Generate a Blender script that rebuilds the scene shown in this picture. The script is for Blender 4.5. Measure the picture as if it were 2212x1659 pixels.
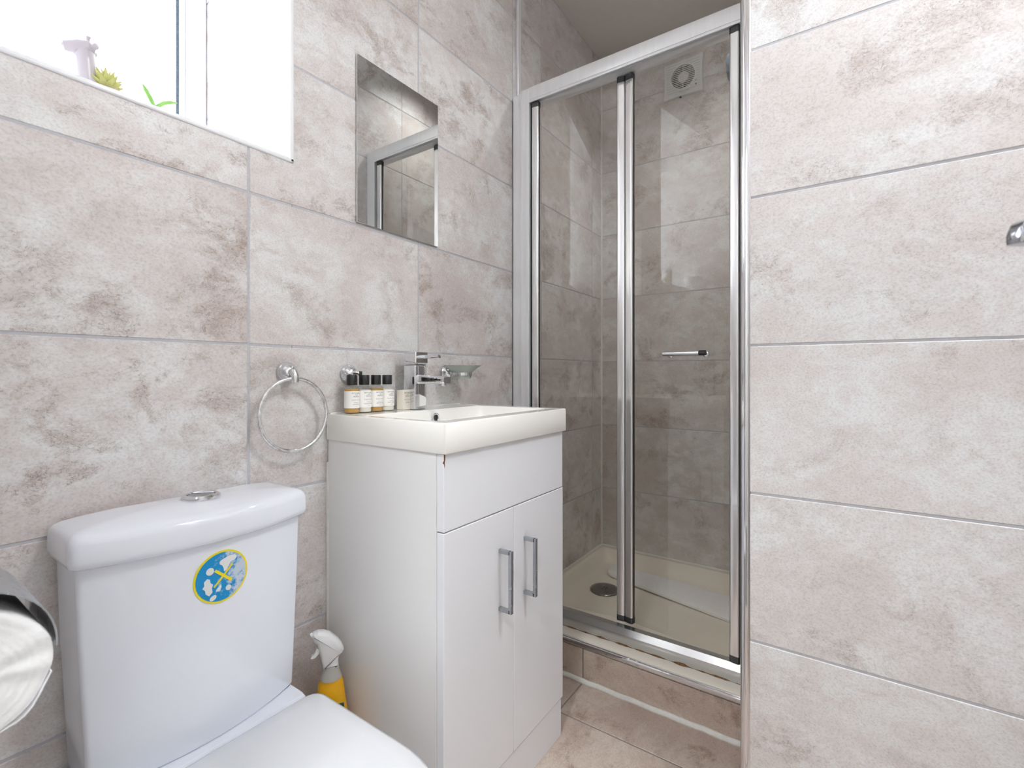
import bpy, bmesh, math, random
from mathutils import Vector, Matrix
random.seed(7)
PI = math.pi
for o in list(bpy.data.objects):
    bpy.data.objects.remove(o)
SC = bpy.context.scene
COL = SC.collection

# ------------------------------------------------------------------ camera
cam_d = bpy.data.cameras.new('camera')
cam = bpy.data.objects.new('camera', cam_d); COL.objects.link(cam)
TH = math.radians(34.8)
cam.location = (0, 0, .975)
cam.rotation_euler = (PI / 2, 0, TH - PI / 2)
cam_d.sensor_width = 36; cam_d.lens = 1040 / 2212 * 36
cam_d.shift_y = -21.5 / 2212
cam_d.clip_start = .01
cam_d.dof.use_dof = True; cam_d.dof.focus_distance = 1.25; cam_d.dof.aperture_fstop = 9.5
SC.camera = cam

# ------------------------------------------------------------------ light
world = bpy.data.worlds.new('world'); SC.world = world
world.use_nodes = True
bg = world.node_tree.nodes['Background']
bg.inputs[0].default_value = (.93, .96, 1, 1); bg.inputs[1].default_value = 3.5
SC.view_settings.view_transform = 'Standard'; SC.view_settings.look = 'None'
SC.view_settings.gamma = 1; SC.view_settings.use_curve_mapping = False
SC.view_settings.exposure = 1.8
SC.cycles.max_bounces = 12; SC.cycles.diffuse_bounces = 7; SC.cycles.glossy_bounces = 6
SC.cycles.transparent_max_bounces = 16; SC.cycles.transmission_bounces = 8
SC.cycles.caustics_reflective = False; SC.cycles.caustics_refractive = False
SC.cycles.sample_clamp_indirect = 6

def area(name, loc, rot, sx, sy, power, col=(1, 1, 1)):
    l = bpy.data.lights.new(name, 'AREA'); l.shape = 'RECTANGLE'; l.size = sx; l.size_y = sy
    l.energy = power; l.color = col
    o = bpy.data.objects.new(name, l); COL.objects.link(o)
    o.location = loc; o.rotation_euler = rot
    return o
# daylight from the overcast sky pressing on the window
area('window_daylight', (.27, 1.62, 1.92), (-PI / 2, 0, 0), .62, 1.0, 1.2, (.93, .965, 1))

# ------------------------------------------------------------------ helpers
def lin(r, g, b):
    f = lambda v: (v / 255) / 12.92 if v / 255 <= .04045 else ((v / 255 + .055) / 1.055) ** 2.4
    return (f(r), f(g), f(b), 1)

def obj(name, bm, mat, parent=None, smooth=False, label=None, loc=None, kind=None):
    me = bpy.data.meshes.new(name); bm.normal_update(); bm.to_mesh(me); bm.free()
    if mat: me.materials.append(mat)
    if smooth:
        for p in me.polygons: p.use_smooth = True
        try: me.set_sharp_from_angle(angle=math.radians(smooth if smooth is not True else 35))
        except Exception: pass
    o = bpy.data.objects.new(name, me); COL.objects.link(o)
    if parent is not None: o.parent = parent
    if loc is not None: o.location = loc
    if label: o['label'] = label
    if kind: o['kind'] = kind
    return o

def empty(name, loc=(0, 0, 0), rz=0):
    o = bpy.data.objects.new(name, None); COL.objects.link(o)
    o.empty_display_size = .02; o.location = loc; o.rotation_euler = (0, 0, rz)
    return o

def tag(o, label, cat, group=None):
    o['label'] = label; o['category'] = cat
    if group: o['group'] = group
    return o

def struct(o, label=None):
    o['kind'] = 'structure'
    if label: o['label'] = label
    return o

def BM(): return bmesh.new()

def box(bm, x0, x1, y0, y1, z0, z1, bev=0, seg=2, M=None):
    m = Matrix.Translation(((x0 + x1) / 2, (y0 + y1) / 2, (z0 + z1) / 2)) @ Matrix.Diagonal((x1 - x0, y1 - y0, z1 - z0, 1))
    r = bmesh.ops.create_cube(bm, size=1, matrix=(M @ m if M is not None else m))
    if bev:
        es = list({e for v in r['verts'] for e in v.link_edges})
        bmesh.ops.bevel(bm, geom=es, offset=bev, segments=seg, affect='EDGES', profile=.5)
    return bm

def basis(d):
    d = Vector(d).normalized()
    a = Vector((0, 0, 1)) if abs(d.z) < .9 else Vector((1, 0, 0))
    u = d.cross(a).normalized(); v = d.cross(u).normalized()
    return u, v

def rings(bm, rs, cap0=True, cap1=True, closed=False):
    vs = [[bm.verts.new(p) for p in r] for r in rs]
    n = len(vs[0]); k = len(vs)
    for i in range(k if closed else k - 1):
        a, b = vs[i], vs[(i + 1) % k]
        for j in range(n):
            try: bm.faces.new((a[j], a[(j + 1) % n], b[(j + 1) % n], b[j]))
            except ValueError: pass
    if not closed:
        if cap0: bm.faces.new(list(reversed(vs[0])))
        if cap1: bm.faces.new(vs[-1])
    bmesh.ops.recalc_face_normals(bm, faces=bm.faces[:])
    return bm

def tube(bm, pts, rad, n=16, closed=False, flat=1.0):
    pts = [Vector(p) for p in pts]; k = len(pts)
    rad = rad if isinstance(rad, (list, tuple)) else [rad] * k
    rs = []; u = None
    for i, p in enumerate(pts):
        if closed: d = pts[(i + 1) % k] - pts[i - 1]
        else: d = (pts[min(i + 1, k - 1)] - pts[max(i - 1, 0)])
        d.normalize()
        if u is None: u, v = basis(d)
        else:
            u = (u - d * u.dot(d)).normalized(); v = d.cross(u).normalized()
        rs.append([p + rad[i] * (math.cos(2 * PI * j / n) * u + flat * math.sin(2 * PI * j / n) * v) for j in range(n)])
    return rings(bm, rs, closed=closed)

def lathe(bm, prof, loc=(0, 0, 0), axis='Z', n=32, sy=1.0):
    """prof: list of (radius, height along the axis)"""
    loc = Vector(loc); rs = []
    for r, h in prof:
        ring = []
        for j in range(n):
            a = 2 * PI * j / n; p, q = r * math.cos(a), r * math.sin(a) * sy
            if axis == 'Z': ring.append(loc + Vector((p, q, h)))
            elif axis == 'Y': ring.append(loc + Vector((p, h, q)))
            else: ring.append(loc + Vector((h, p, q)))
        rs.append(ring)
    return rings(bm, rs)

def fillet(poly, rad, n=4):
    out = []; k = len(poly)
    rad = rad if isinstance(rad, (list, tuple)) else [rad] * k
    for i in range(k):
        p = Vector(poly[i]); a = Vector(poly[i - 1]); b = Vector(poly[(i + 1) % k]); r = rad[i]
        if r <= 0: out.append((p.x, p.y)); continue
        da = (a - p).normalized(); db = (b - p).normalized()
        ang = da.angle(db); t = r / math.tan(ang / 2)
        p0 = p + da * t; p1 = p + db * t
        for j in range(n + 1):
            s = j / n
            q = p0 * (1 - s) ** 2 + p * 2 * s * (1 - s) + p1 * s ** 2
            out.append((q.x, q.y))
    return out

def rect(x0, x1, y0, y1): return [(x0, y0), (x1, y0), (x1, y1), (x0, y1)]

def poly_inset(poly, d):
    k = len(poly); out = []
    for i in range(k):
        p = Vector(poly[i]); a = Vector(poly[i - 1]); b = Vector(poly[(i + 1) % k])
        e1 = (p - a).normalized(); e2 = (b - p).normalized()
        n1 = Vector((-e1.y, e1.x)); n2 = Vector((-e2.y, e2.x))
        m = n1 + n2; q = p + m * (d / max(.2, 1 + n1.dot(n2)))
        out.append((q.x, q.y))
    return out

def prism(bm, poly, h0, h1, bev=0, M=None):
    """extrude a CCW polygon (x,z) along y from h0 (back) to h1 (front, chamfered)"""
    M = M or Matrix.Identity(4)
    rs = [[M @ Vector((x, h0, z)) for x, z in poly]]
    if bev:
        s = 1 if h1 > h0 else -1
        rs.append([M @ Vector((x, h1 - s * bev, z)) for x, z in poly])
        rs.append([M @ Vector((x, h1, z)) for x, z in poly_inset(poly, bev)])
    else: rs.append([M @ Vector((x, h1, z)) for x, z in poly])
    return rings(bm, rs)

# ------------------------------------------------------------------ materials
def mat(name, color, rough=.5, metal=0, **kw):
    m = bpy.data.materials.new(name); m.use_nodes = True
    b = m.node_tree.nodes['Principled BSDF']
    b.inputs['Base Color'].default_value = color if len(color) == 4 else (*color, 1)
    b.inputs['Roughness'].default_value = rough; b.inputs['Metallic'].default_value = metal
    for k, v in kw.items(): b.inputs[k.replace('_', ' ')].default_value = v
    return m

def noisy(m, scale=40, amt=.04, rough_amt=.05, bump=0, stretch=(1, 1, 1)):
    """a little procedural unevenness on a plain material"""
    nt = m.node_tree; b = nt.nodes['Principled BSDF']; N = nt.nodes.new
    tc = N('ShaderNodeTexCoord'); mp = N('ShaderNodeMapping'); mp.inputs['Scale'].default_value = stretch
    nz = N('ShaderNodeTexNoise'); nz.inputs['Scale'].default_value = scale; nz.inputs['Detail'].default_value = 4
    nt.links.new(tc.outputs['Object'], mp.inputs[0]); nt.links.new(mp.outputs[0], nz.inputs['Vector'])
    col = b.inputs['Base Color'].default_value[:]
    r = N('ShaderNodeValToRGB')
    r.color_ramp.elements[0].position = .3; r.color_ramp.elements[1].position = .7
    r.color_ramp.elements[0].color = [c * (1 - amt) for c in col[:3]] + [1]
    r.color_ramp.elements[1].color = [min(1, c * (1 + amt)) for c in col[:3]] + [1]
    nt.links.new(nz.outputs['Fac'], r.inputs[0]); nt.links.new(r.outputs[0], b.inputs['Base Color'])
    if rough_amt:
        mr = N('ShaderNodeMapRange'); ro = b.inputs['Roughness'].default_value
        mr.inputs['To Min'].default_value = max(0, ro - rough_amt); mr.inputs['To Max'].default_value = ro + rough_amt
        nt.links.new(nz.outputs['Fac'], mr.inputs['Value']); nt.links.new(mr.outputs[0], b.inputs['Roughness'])
    if bump:
        bp = N('ShaderNodeBump'); bp.inputs['Strength'].default_value = bump; bp.inputs['Distance'].default_value = .002
        nt.links.new(nz.outputs['Fac'], bp.inputs['Height']); nt.links.new(bp.outputs[0], b.inputs['Normal'])
    return m

def stone(name, light, mid, dark, vein, rough=.42, scale=1.0, patchy=1.0):
    m = bpy.data.materials.new(name); m.use_nodes = True
    nt = m.node_tree; b = nt.nodes['Principled BSDF']; N = nt.nodes.new; L = nt.links.new
    tc = N('ShaderNodeTexCoord'); oi = N('ShaderNodeObjectInfo')
    cmb = N('ShaderNodeCombineXYZ')
    for i, k in enumerate((37.0, 91.0, 53.0)):
        mu = N('ShaderNodeMath'); mu.operation = 'MULTIPLY'; mu.inputs[1].default_value = k
        L(oi.outputs['Random'], mu.inputs[0]); L(mu.outputs[0], cmb.inputs[i])
    add = N('ShaderNodeVectorMath'); add.operation = 'ADD'
    L(tc.outputs['Object'], add.inputs[0]); L(cmb.outputs[0], add.inputs[1])
    mp = N('ShaderNodeMapping'); mp.inputs['Rotation'].default_value = (0, .45, 0)
    mp.inputs['Scale'].default_value = (scale, scale, scale * 1.3)
    L(add.outputs[0], mp.inputs[0])
    def noise(sc, det, ro=.55, dist=0.0, src=mp):
        n = N('ShaderNodeTexNoise'); n.inputs['Scale'].default_value = sc; n.inputs['Detail'].default_value = det
        n.inputs['Roughness'].default_value = ro; n.inputs['Distortion'].default_value = dist
        L(src.outputs[0], n.inputs['Vector']); return n
    def ramp(src, stops):
        r = N('ShaderNodeValToRGB'); cr = r.color_ramp
        while len(cr.elements) < len(stops): cr.elements.new(.5)
        for e, (p, c) in zip(cr.elements, stops): e.position = p; e.color = c
        L(src, r.inputs[0]); return r
    def mix(f, a, c):
        x = N('ShaderNodeMix'); x.data_type = 'RGBA'
        L(f, x.inputs['Factor']) if not isinstance(f, float) else None
        if isinstance(f, float): x.inputs['Factor'].default_value = f
        for s, v in (('A', a), ('B', c)):
            k = [i for i in x.inputs if i.name == s and i.type == 'RGBA'][0]
            if isinstance(v, tuple): k.default_value = v
            else: L(v, k)
        return [o for o in x.outputs if o.type == 'RGBA'][0]
    def mul(a, c):
        x = N('ShaderNodeMath'); x.operation = 'MULTIPLY'
        L(a, x.inputs[0])
        if isinstance(c, float): x.inputs[1].default_value = c
        else: L(c, x.inputs[1])
        return x.outputs[0]
    W = lambda v: (v, v, v, 1)
    big = noise(3.6, 12, .68, .25)
    base = ramp(big.outputs['Fac'], [(.36, mid), (.47, tuple(a * .45 + c * .55 for a, c in zip(light, mid))), (.56, light)])
    med = noise(19, 8, .7, .4)
    mf = ramp(med.outputs['Fac'], [(.44, W(0)), (.62, W(.6))])
    c0 = mix(mf.outputs[0], base.outputs[0], mid)
    pat = noise(7.0, 14, .72, .35)
    pf = ramp(pat.outputs['Fac'], [(.515, W(0)), (.58, W(.34)), (.68, W(.85))])
    zone = ramp(noise(2.3, 4, .5, .2).outputs['Fac'], [(.34, W(.14 * patchy)), (.54, W(patchy))])
    pf2 = mul(pf.outputs[0], zone.outputs[0])
    c1 = mix(pf2, c0, dark)
    v1 = noise(15, 10, .65, .9)
    vl = ramp(v1.outputs['Fac'], [(.47, W(0)), (.5, W(1)), (.53, W(0))])
    c2 = mix(mul(vl.outputs[0], .22), c1, light)
    # thin dark curls that gather in the brown patches
    v2 = noise(60, 5, .6, 1.2)
    vd = ramp(v2.outputs['Fac'], [(.482, W(0)), (.5, W(1)), (.518, W(0))])
    edge = ramp(pat.outputs['Fac'], [(.51, W(0)), (.58, W(1))])
    c3 = mix(mul(mul(vd.outputs[0], mul(edge.outputs[0], zone.outputs[0])), .85), c2, vein)
    # fine speckle
    fs = noise(260, 2, .6)
    sp = ramp(fs.outputs['Fac'], [(.28, W(.82)), (.5, W(1)), (.75, W(1.07))])
    x = N('ShaderNodeMix'); x.data_type = 'RGBA'; x.blend_type = 'MULTIPLY'; x.inputs['Factor'].default_value = 1
    ins = [i for i in x.inputs if i.type == 'RGBA']; L(c3, ins[0]); L(sp.outputs[0], ins[1])
    out = [o for o in x.outputs if o.type == 'RGBA'][0]
    L(out, b.inputs['Base Color'])
    b.inputs['Roughness'].default_value = rough
    bp = N('ShaderNodeBump'); bp.inputs['Strength'].default_value = .18; bp.inputs['Distance'].default_value = .001
    mx = N('ShaderNodeMath'); mx.operation = 'ADD'; L(pat.outputs['Fac'], mx.inputs[0]); L(mul(fs.outputs['Fac'], .25), mx.inputs[1])
    L(mx.outputs[0], bp.inputs['Height']); L(bp.outputs[0], b.inputs['Normal'])
    return m

TILE = stone('wall_tile_stone', lin(226, 226, 226), lin(206, 196, 193), lin(168, 150, 139), lin(116, 97, 88))
TILE2 = stone('pale_wall_tile_stone', lin(226, 227, 228), lin(212, 205, 203), lin(180, 166, 158), lin(122, 104, 96), patchy=.75)
FTILE = stone('floor_tile_stone', lin(205, 192, 180), lin(184, 165, 154), lin(148, 122, 106), lin(110, 88, 76), rough=.5)
GROUT = noisy(mat('grout', lin(190, 191, 197), .85), 120, .06, 0)
FGROUT = noisy(mat('floor_grout', lin(140, 134, 130), .9), 120, .08, 0)
PAINT = noisy(mat('ceiling_paint', lin(214, 210, 203), .8), 30, .015, 0)
HALLP = noisy(mat('hall_paint', lin(225, 222, 215), .8), 30, .02, 0)
CERAM = mat('white_ceramic', lin(232, 236, 245), .08, 0, Coat_Weight=.3, Coat_Roughness=.03)
SEATM = mat('seat_plastic', lin(222, 224, 228), .16)
BASINM = mat('basin_resin', lin(243, 242, 238), .10, 0, Coat_Weight=.3)
CABM = noisy(mat('cabinet_gloss', lin(236, 236, 236), .17, 0), 3, .004, .03)
CABF = noisy(mat('cabinet_front_gloss', lin(236, 238, 243), .14, 0), 3, .004, .03)
CABE = mat('cabinet_edge_chip', lin(120, 72, 40), .7)
TRAYM = noisy(mat('tray_acrylic', lin(240, 234, 222), .22), 8, .02, .04)
SILI = noisy(mat('silicone', lin(226, 226, 222), .4), 60, .05, 0)
CHROME = mat('chrome', (.74, .75, .78), .06, 1)
CHROMED = noisy(mat('chrome_worn', (.78, .79, .81), .11, 1), 90, .25, .06)
ALU = noisy(mat('satin_aluminium', lin(242, 244, 248), .32, .4), 60, .03, .05, stretch=(1, 1, .05))
STILE = mat('bright_anodised_stile', (.88, .89, .91), .17, .85)
RAILM = noisy(mat('brushed_steel', (.72, .73, .74), .24, 1), 30, .06, .05, stretch=(1, .1, 1))
ALUD = noisy(mat('dark_aluminium', (.10, .105, .11), .35, .8), 40, .05, .04)
GASKET = mat('black_gasket', (.012, .013, .014), .5)
UPVC = mat('white_upvc', lin(238, 241, 246), .25)
WTRIM = mat('white_plastic_trim', lin(238, 240, 244), .2)
BLACKP = mat('black_plastic', (.014, .015, .017), .28)
WPLAST = noisy(mat('white_plastic', lin(236, 237, 238), .3), 20, .01, 0)
GREYM = noisy(mat('grey_metal_handle', lin(176, 180, 186), .26, .9), 60, .06, .05)
PAPER = noisy(mat('toilet_paper', lin(244, 245, 248), .9), 160, .02, 0, bump=.4)
CARD = mat('cardboard', lin(190, 165, 135), .9)
TOWEL = noisy(mat('towel_cotton', lin(246, 247, 250), .95), 380, .06, 0, bump=.8)
LABELM = mat('paper_label', lin(244, 243, 240), .5)
INK = mat('printed_ink', lin(46, 46, 50), .6)
INKG = mat('printed_grey_ink', lin(120, 120, 122), .6)
BOXM = mat('soap_box_card', lin(238, 232, 220), .6)
AMBER = mat('amber_liquid', lin(232, 184, 106), .12, 0, Transmission_Weight=.35)
CREAM = mat('cream_liquid', lin(238, 236, 228), .2)
DARKH = mat('dark_cavity', lin(36, 38, 42), .6)
GREEN = mat('green_leaf', lin(150, 205, 110), .4, 0, Subsurface_Weight=.3, Subsurface_Radius=(.01, .02, .005))
SUCC = mat('succulent_leaf', lin(200, 200, 128), .5, 0, Subsurface_Weight=.3, Subsurface_Radius=(.01, .01, .005))
GIRAF = mat('glazed_figurine', lin(192, 185, 192), .3)
YELLOWB = mat('yellow_bottle', lin(246, 184, 22), .25)
FROSTP = mat('frosted_plastic', lin(228, 226, 218), .3, 0, Transmission_Weight=.4)
STY = mat('sticker_yellow', lin(238, 218, 30), .4)
STW = mat('sticker_worn_white', lin(226, 228, 228), .4)
RUST = noisy(mat('rust_stain', lin(128, 92, 54), .8), 220, .6, 0)
DOORP = mat('door_paint', lin(236, 236, 234), .35)
PIPEM = mat('pipe_plastic', lin(235, 235, 232), .35)
FANM = mat('fan_plastic', lin(226, 228, 230), .35)

def worn_blue():
    m = bpy.data.materials.new('sticker_blue'); m.use_nodes = True
    nt = m.node_tree; b = nt.nodes['Principled BSDF']; N = nt.nodes.new; L = nt.links.new
    tc = N('ShaderNodeTexCoord'); n = N('ShaderNodeTexNoise'); n.inputs['Scale'].default_value = 70
    n.inputs['Detail'].default_value = 8; n.inputs['Roughness'].default_value = .7; L(tc.outputs['Object'], n.inputs['Vector'])
    sx = N('ShaderNodeSeparateXYZ'); L(tc.outputs['Object'], sx.inputs[0])
    mr = N('ShaderNodeMapRange'); mr.inputs['From Min'].default_value = -.035; mr.inputs['From Max'].default_value = .035
    mr.inputs['To Min'].default_value = -.20; mr.inputs['To Max'].default_value = .17; L(sx.outputs['X'], mr.inputs['Value'])
    a = N('ShaderNodeMath'); L(n.outputs['Fac'], a.inputs[0]); L(mr.outputs[0], a.inputs[1])
    r = N('ShaderNodeValToRGB'); e = r.color_ramp.elements
    e[0].position = .50; e[0].color = lin(8, 142, 204); e[1].position = .64; e[1].color = lin(196, 208, 222)
    L(a.outputs[0], r.inputs[0]); L(r.outputs[0], b.inputs['Base Color']); b.inputs['Roughness'].default_value = .4
    return m
STB = worn_blue()

def glass(name, tint, ior=1.5, rough=0.0, boost=1.0, haze=0.0, hazecol=(.8, .85, .85, 1)):
    m = bpy.data.materials.new(name); m.use_nodes = True
    nt = m.node_tree; nt.nodes.clear(); N = nt.nodes.new; L = nt.links.new
    out = N('ShaderNodeOutputMaterial'); tr = N('ShaderNodeBsdfTransparent'); tr.inputs[0].default_value = (*tint, 1)
    gl = N('ShaderNodeBsdfGlossy'); gl.inputs['Roughness'].default_value = rough
    fr = N('ShaderNodeFresnel'); fr.inputs['IOR'].default_value = ior
    mu = N('ShaderNodeMath'); mu.operation = 'MULTIPLY'; mu.inputs[1].default_value = boost; mu.use_clamp = True
    L(fr.outputs[0], mu.inputs[0])
    ge = N('ShaderNodeNewGeometry'); iv = N('ShaderNodeMath'); iv.operation = 'SUBTRACT'; iv.inputs[0].default_value = 1
    L(ge.outputs['Backfacing'], iv.inputs[1]); m3 = N('ShaderNodeMath'); m3.operation = 'MULTIPLY'
    L(mu.outputs[0], m3.inputs[0]); L(iv.outputs[0], m3.inputs[1]); mu = m3
    mx = N('ShaderNodeMixShader'); L(mu.outputs[0], mx.inputs[0]); L(tr.outputs[0], mx.inputs[1]); L(gl.outputs[0], mx.inputs[2])
    if haze:
        df = N('ShaderNodeBsdfTranslucent'); df.inputs[0].default_value = hazecol
        m2 = N('ShaderNodeMixShader'); m2.inputs[0].default_value = haze
        L(mx.outputs[0], m2.inputs[1]); L(df.outputs[0], m2.inputs[2]); L(m2.outputs[0], out.inputs[0])
    else: L(mx.outputs[0], out.inputs[0])
    return m
SGLASS = glass('shower_glass', (.965, .96, .938), 1.5, 0.0, 2.1)
WGLASS = glass('frosted_window_glass', (.96, .98, 1), 1.45, .3, 1, .35)
DISHG = mat('frosted_dish_glass', lin(214, 224, 216), .45, 0, Transmission_Weight=.55)
BGLASS = glass('bottle_plastic', (.95, .95, .93), 1.45)

# ------------------------------------------------------------------ tiles
GAP = .0024; CH = .0011; TT = .007
_cache = {}
def tile_mesh(poly, m):
    key = (tuple((round(a, 4), round(b, 4)) for a, b in poly), m.name)
    if key in _cache: return _cache[key]
    bm = BM(); prism(bm, poly_inset(poly, GAP), TT, 0, CH)   # front at local y=0, facing -y
    me = bpy.data.meshes.new('tile'); bm.to_mesh(me); bm.free(); me.materials.append(m)
    _cache[key] = me; return me

def put_tile(parent, R, O, poly, m=TILE):
    """R: 3x3 whose columns are u, n_back, v ; O: world origin of (u,v)=(0,0)"""
    cu = sum(p[0] for p in poly) / len(poly); cv = sum(p[1] for p in poly) / len(poly)
    me = tile_mesh([(a - cu, b - cv) for a, b in poly], m)
    o = bpy.data.objects.new('tile', me); COL.objects.link(o); o.parent = parent
    M = Matrix.Translation(O + R @ Vector((cu, 0, cv))) @ R.to_4x4()
    jit = random.uniform(-.0004, .0004)
    o.matrix_world = M @ Matrix.Translation((0, jit, 0))
    return o

def cutrect(a, b, c, d, W):
    if W is None: return [(a, c), (b, c), (b, d), (a, d)]
    wa, wb, wc, wd = W
    if b <= wa or a >= wb or d <= wc or c >= wd: return rect(a, b, c, d)
    if wc <= c and wd >= d: return None if wb >= b else rect(wb, b, c, d)
    if wc > c:
        return rect(a, b, c, wc) if wb >= b else [(a, c), (b, c), (b, d), (wb, d), (wb, wc), (a, wc)]
    return rect(a, b, wd, d) if wb >= b else [(wb, c), (b, c), (b, d), (a, d), (a, wd), (wb, wd)]

def tiles(parent, O, u, back, v, us, vs, m=TILE, W=None):
    R = Matrix((u, back, v)).transposed()
    if R.determinant() < 0: raise ValueError('left-handed')
    for a, b in zip(us[:-1], us[1:]):
        for c, d in zip(vs[:-1], vs[1:]):
            if b - a < .008 or d - c < .008: continue
            P = cutrect(a, b, c, d, W)
            if P: put_tile(parent, R, Vector(O), P, m)
X, Y, Z = Vector((1, 0, 0)), Vector((0, 1, 0)), Vector((0, 0, 1))
ROWS = [.105 + .31 * k for k in range(9)]
HC, HS = 2.475, 2.528          # ceiling over the room, over the shower
XD, YN, XN, XB = 1.45, .183, 1.118, 2.216
SILL, WTOP, WX = 1.442, 2.345, .592
SX = 1.378                      # face of the shower step
def rows(lo, hi): return [lo] + [r for r in ROWS if lo + .01 < r < hi - .01] + [hi]
REC = .0012

# ------------------------------------------------------------------ setting
bm = BM(); g = REC
box(bm, 0, WX, 1 + g, 1.42, 0, SILL - g); box(bm, WX + g, XB + .1, 1 + g, 1.42, 0, HS + .05)
box(bm, 0, WX, 1 + g, 1.42, WTOP + g, HS + .05)
wb_ = struct(obj('wall_back', bm, GROUT), 'stone-look tiled wall with the window, mirror and towel ring')
tiles(wb_, (0, 1, 0), X, Y, Z, [0, .028, .499, .973, 1.444, 1.467], rows(0, HC), W=(0, WX, SILL, WTOP))
tiles(wb_, (0, 1, 0), X, Y, Z, [1.489, 1.644, 2.115, XB], rows(.09, HS))
# window reveal: sill, head and the right-hand jamb
tiles(wb_, (0, 0, SILL), X, -Z, Y, [0, .12, .592], [1.0, 1.31, 1.42])
tiles(wb_, (0, 0, WTOP), X, Z, -Y, [0, .12, .592], [-1.42, -1.31, -1.0])
tiles(wb_, (WX, 0, 0), -Y, X, Z, [-1.42, -1.0], rows(SILL, WTOP))
bm = BM()
box(bm, -.1, -g, .5, 1.52, 0, HS); box(bm, -.1, -g, -.13, .5, 1.98, HS); box(bm, -.1, -g, -.85, -.13, 0, HS)
wl = struct(obj('wall_left', bm, GROUT), 'tiled wall with the doorway the camera stands in')
tiles(wl, (0, 0, 0), Y, -X, Z, [.5, .53, 1.0, 1.42], rows(0, HC))
tiles(wl, (0, 0, 0), Y, -X, Z, [-.13, .03, .5], rows(1.98, HC))
tiles(wl, (0, 0, 0), Y, -X, Z, [-.75, -.44, -.13], rows(0, HC))
bm = BM(); box(bm, XN + g, XB + .1, -.85, YN - g, 0, HS + .05)
wr = struct(obj('wall_right', bm, GROUT), 'tiled wall beside the shower opening, chrome trim on its edge')
tiles(wr, (XN, 0, 0), -Y, X, Z, [-YN + .013, .29, .75], rows(0, HC), TILE2)
tiles(wr, (0, YN, 0), -X, -Y, Z, [-XB, -2.115, -1.644, -XN - .0145], rows(0, HS))
bm = BM(); box(bm, XB + g, XB + .1, YN, 1.1, 0, HS + .05)
ws = struct(obj('wall_shower', bm, GROUT), 'tiled rear wall inside the shower with the extractor fan')
tiles(ws, (XB, 0, 0), -Y, X, Z, [-1, -.845, -.375, -YN], rows(.09, HS))
bm = BM(); box(bm, -.1, XN + .02, -.85, -.75 - g, 0, HS)
wf = struct(obj('wall_front', bm, GROUT), 'tiled wall behind the camera')
tiles(wf, (0, -.75, 0), -X, -Y, Z, [-XN, -.91, -.44, 0], rows(0, HC))
bm = BM(); box(bm, -1.2, SX + .12, -.85, 1.1, -.06, -g)
fl = struct(obj('floor', bm, FGROUT), 'brown stone-look tiled floor')
tiles(fl, (0, 0, 0), X, -Z, Y, [0, .29, .60, .91, 1.22, SX - .002], [-.75, -.2545, .2155, .6855, 1.0], FTILE)
bm = BM(); box(bm, -1.2, XD + .01, -.85, 1.52, HC, HC + .06); box(bm, XD - .02, XB + .1, YN - .1, 1.1, HS, HS + .06)
box(bm, XD - .02, XD + .01, YN, 1, HC, HS + .02)
struct(obj('ceiling', bm, PAINT), 'plain off-white painted ceiling')
bm = BM()
box(bm, -1.3, -1.2, -.85, 1.52, 0, HC); box(bm, -1.2, -.1, -.95, -.85, 0, HC); box(bm, -1.2, -.1, 1.42, 1.52, 0, HC)
struct(obj('wall_hallway', bm, HALLP), 'painted hallway walls behind the camera')
# tiled step under the shower tray
bm = BM(); box(bm, SX + g, SX + .05, YN, 1.0, 0, .105)
st = struct(obj('trim_1', bm, FGROUT), 'tiled riser under the shower tray')
tiles(st, (SX, 0, 0), -Y, X, Z, [-1.0, -.6855, -YN], [.006, .1085], FTILE)
bm = BM(); box(bm, SX - .0045, SX + .009, YN, .995, .1085, .1265, .0055, 4)
struct(obj('trim_2', bm, CHROME), 'chrome edge trim along the top of the shower step')
bm = BM(); tube(bm, [(SX - .001, YN + .002 + i * (.823 / 24), .005 + .0012 * math.sin(i * 2.1)) for i in range(25)], .0085, 10)
struct(obj('trim_3', bm, SILI, smooth=True), 'white silicone bead where step meets floor')
# chrome corner trim on the nib wall
bm = BM()
tube(bm, [(XN + .010, YN - .0085, 0), (XN + .010, YN - .0085, HC)], .0128, 24)
box(bm, XN - .0006, XN + .004, YN - .0125, YN - .008, 0, HC)
struct(obj('trim_4', bm, CHROME, smooth=True), 'chrome corner trim at the edge of the right wall')
bm = BM(); box(bm, 1.467, 1.489, .992, 1.003, 0.1265, HC, .003, 2)
struct(obj('trim_5', bm, ALU), 'slim metal tile trim beside the shower post')
bm = BM(); box(bm, 1.4445, 1.4475, .9975, 1.001, .1, HC)
# window trims
bm = BM()
box(bm, 0, WX + .004, .9965, 1.006, SILL - .004, SILL + .006, .003, 2)
struct(obj('trim_6', bm, WTRIM), 'white plastic edge trim under the window')
bm = BM(); box(bm, WX - .006, WX + .004, .9965, 1.006, SILL - .004, WTOP + .004, .003, 2)
struct(obj('trim_7', bm, WTRIM), 'white plastic edge trim up the right side of the window')
bm = BM(); box(bm, 0, WX + .004, .9965, 1.006, WTOP - .006, WTOP + .004, .003, 2)
struct(obj('trim_8', bm, WTRIM), 'white plastic edge trim over the window')
# corner silicone in the shower
bm = BM(); tube(bm, [(XB - .001, .999, .13 + i * .1) for i in range(24)], [.0065 + .0012 * math.sin(i * 1.7) for i in range(24)], 8)
struct(obj('trim_9', bm, SILI, smooth=True), 'white silicone bead up the far shower corner')
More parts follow.
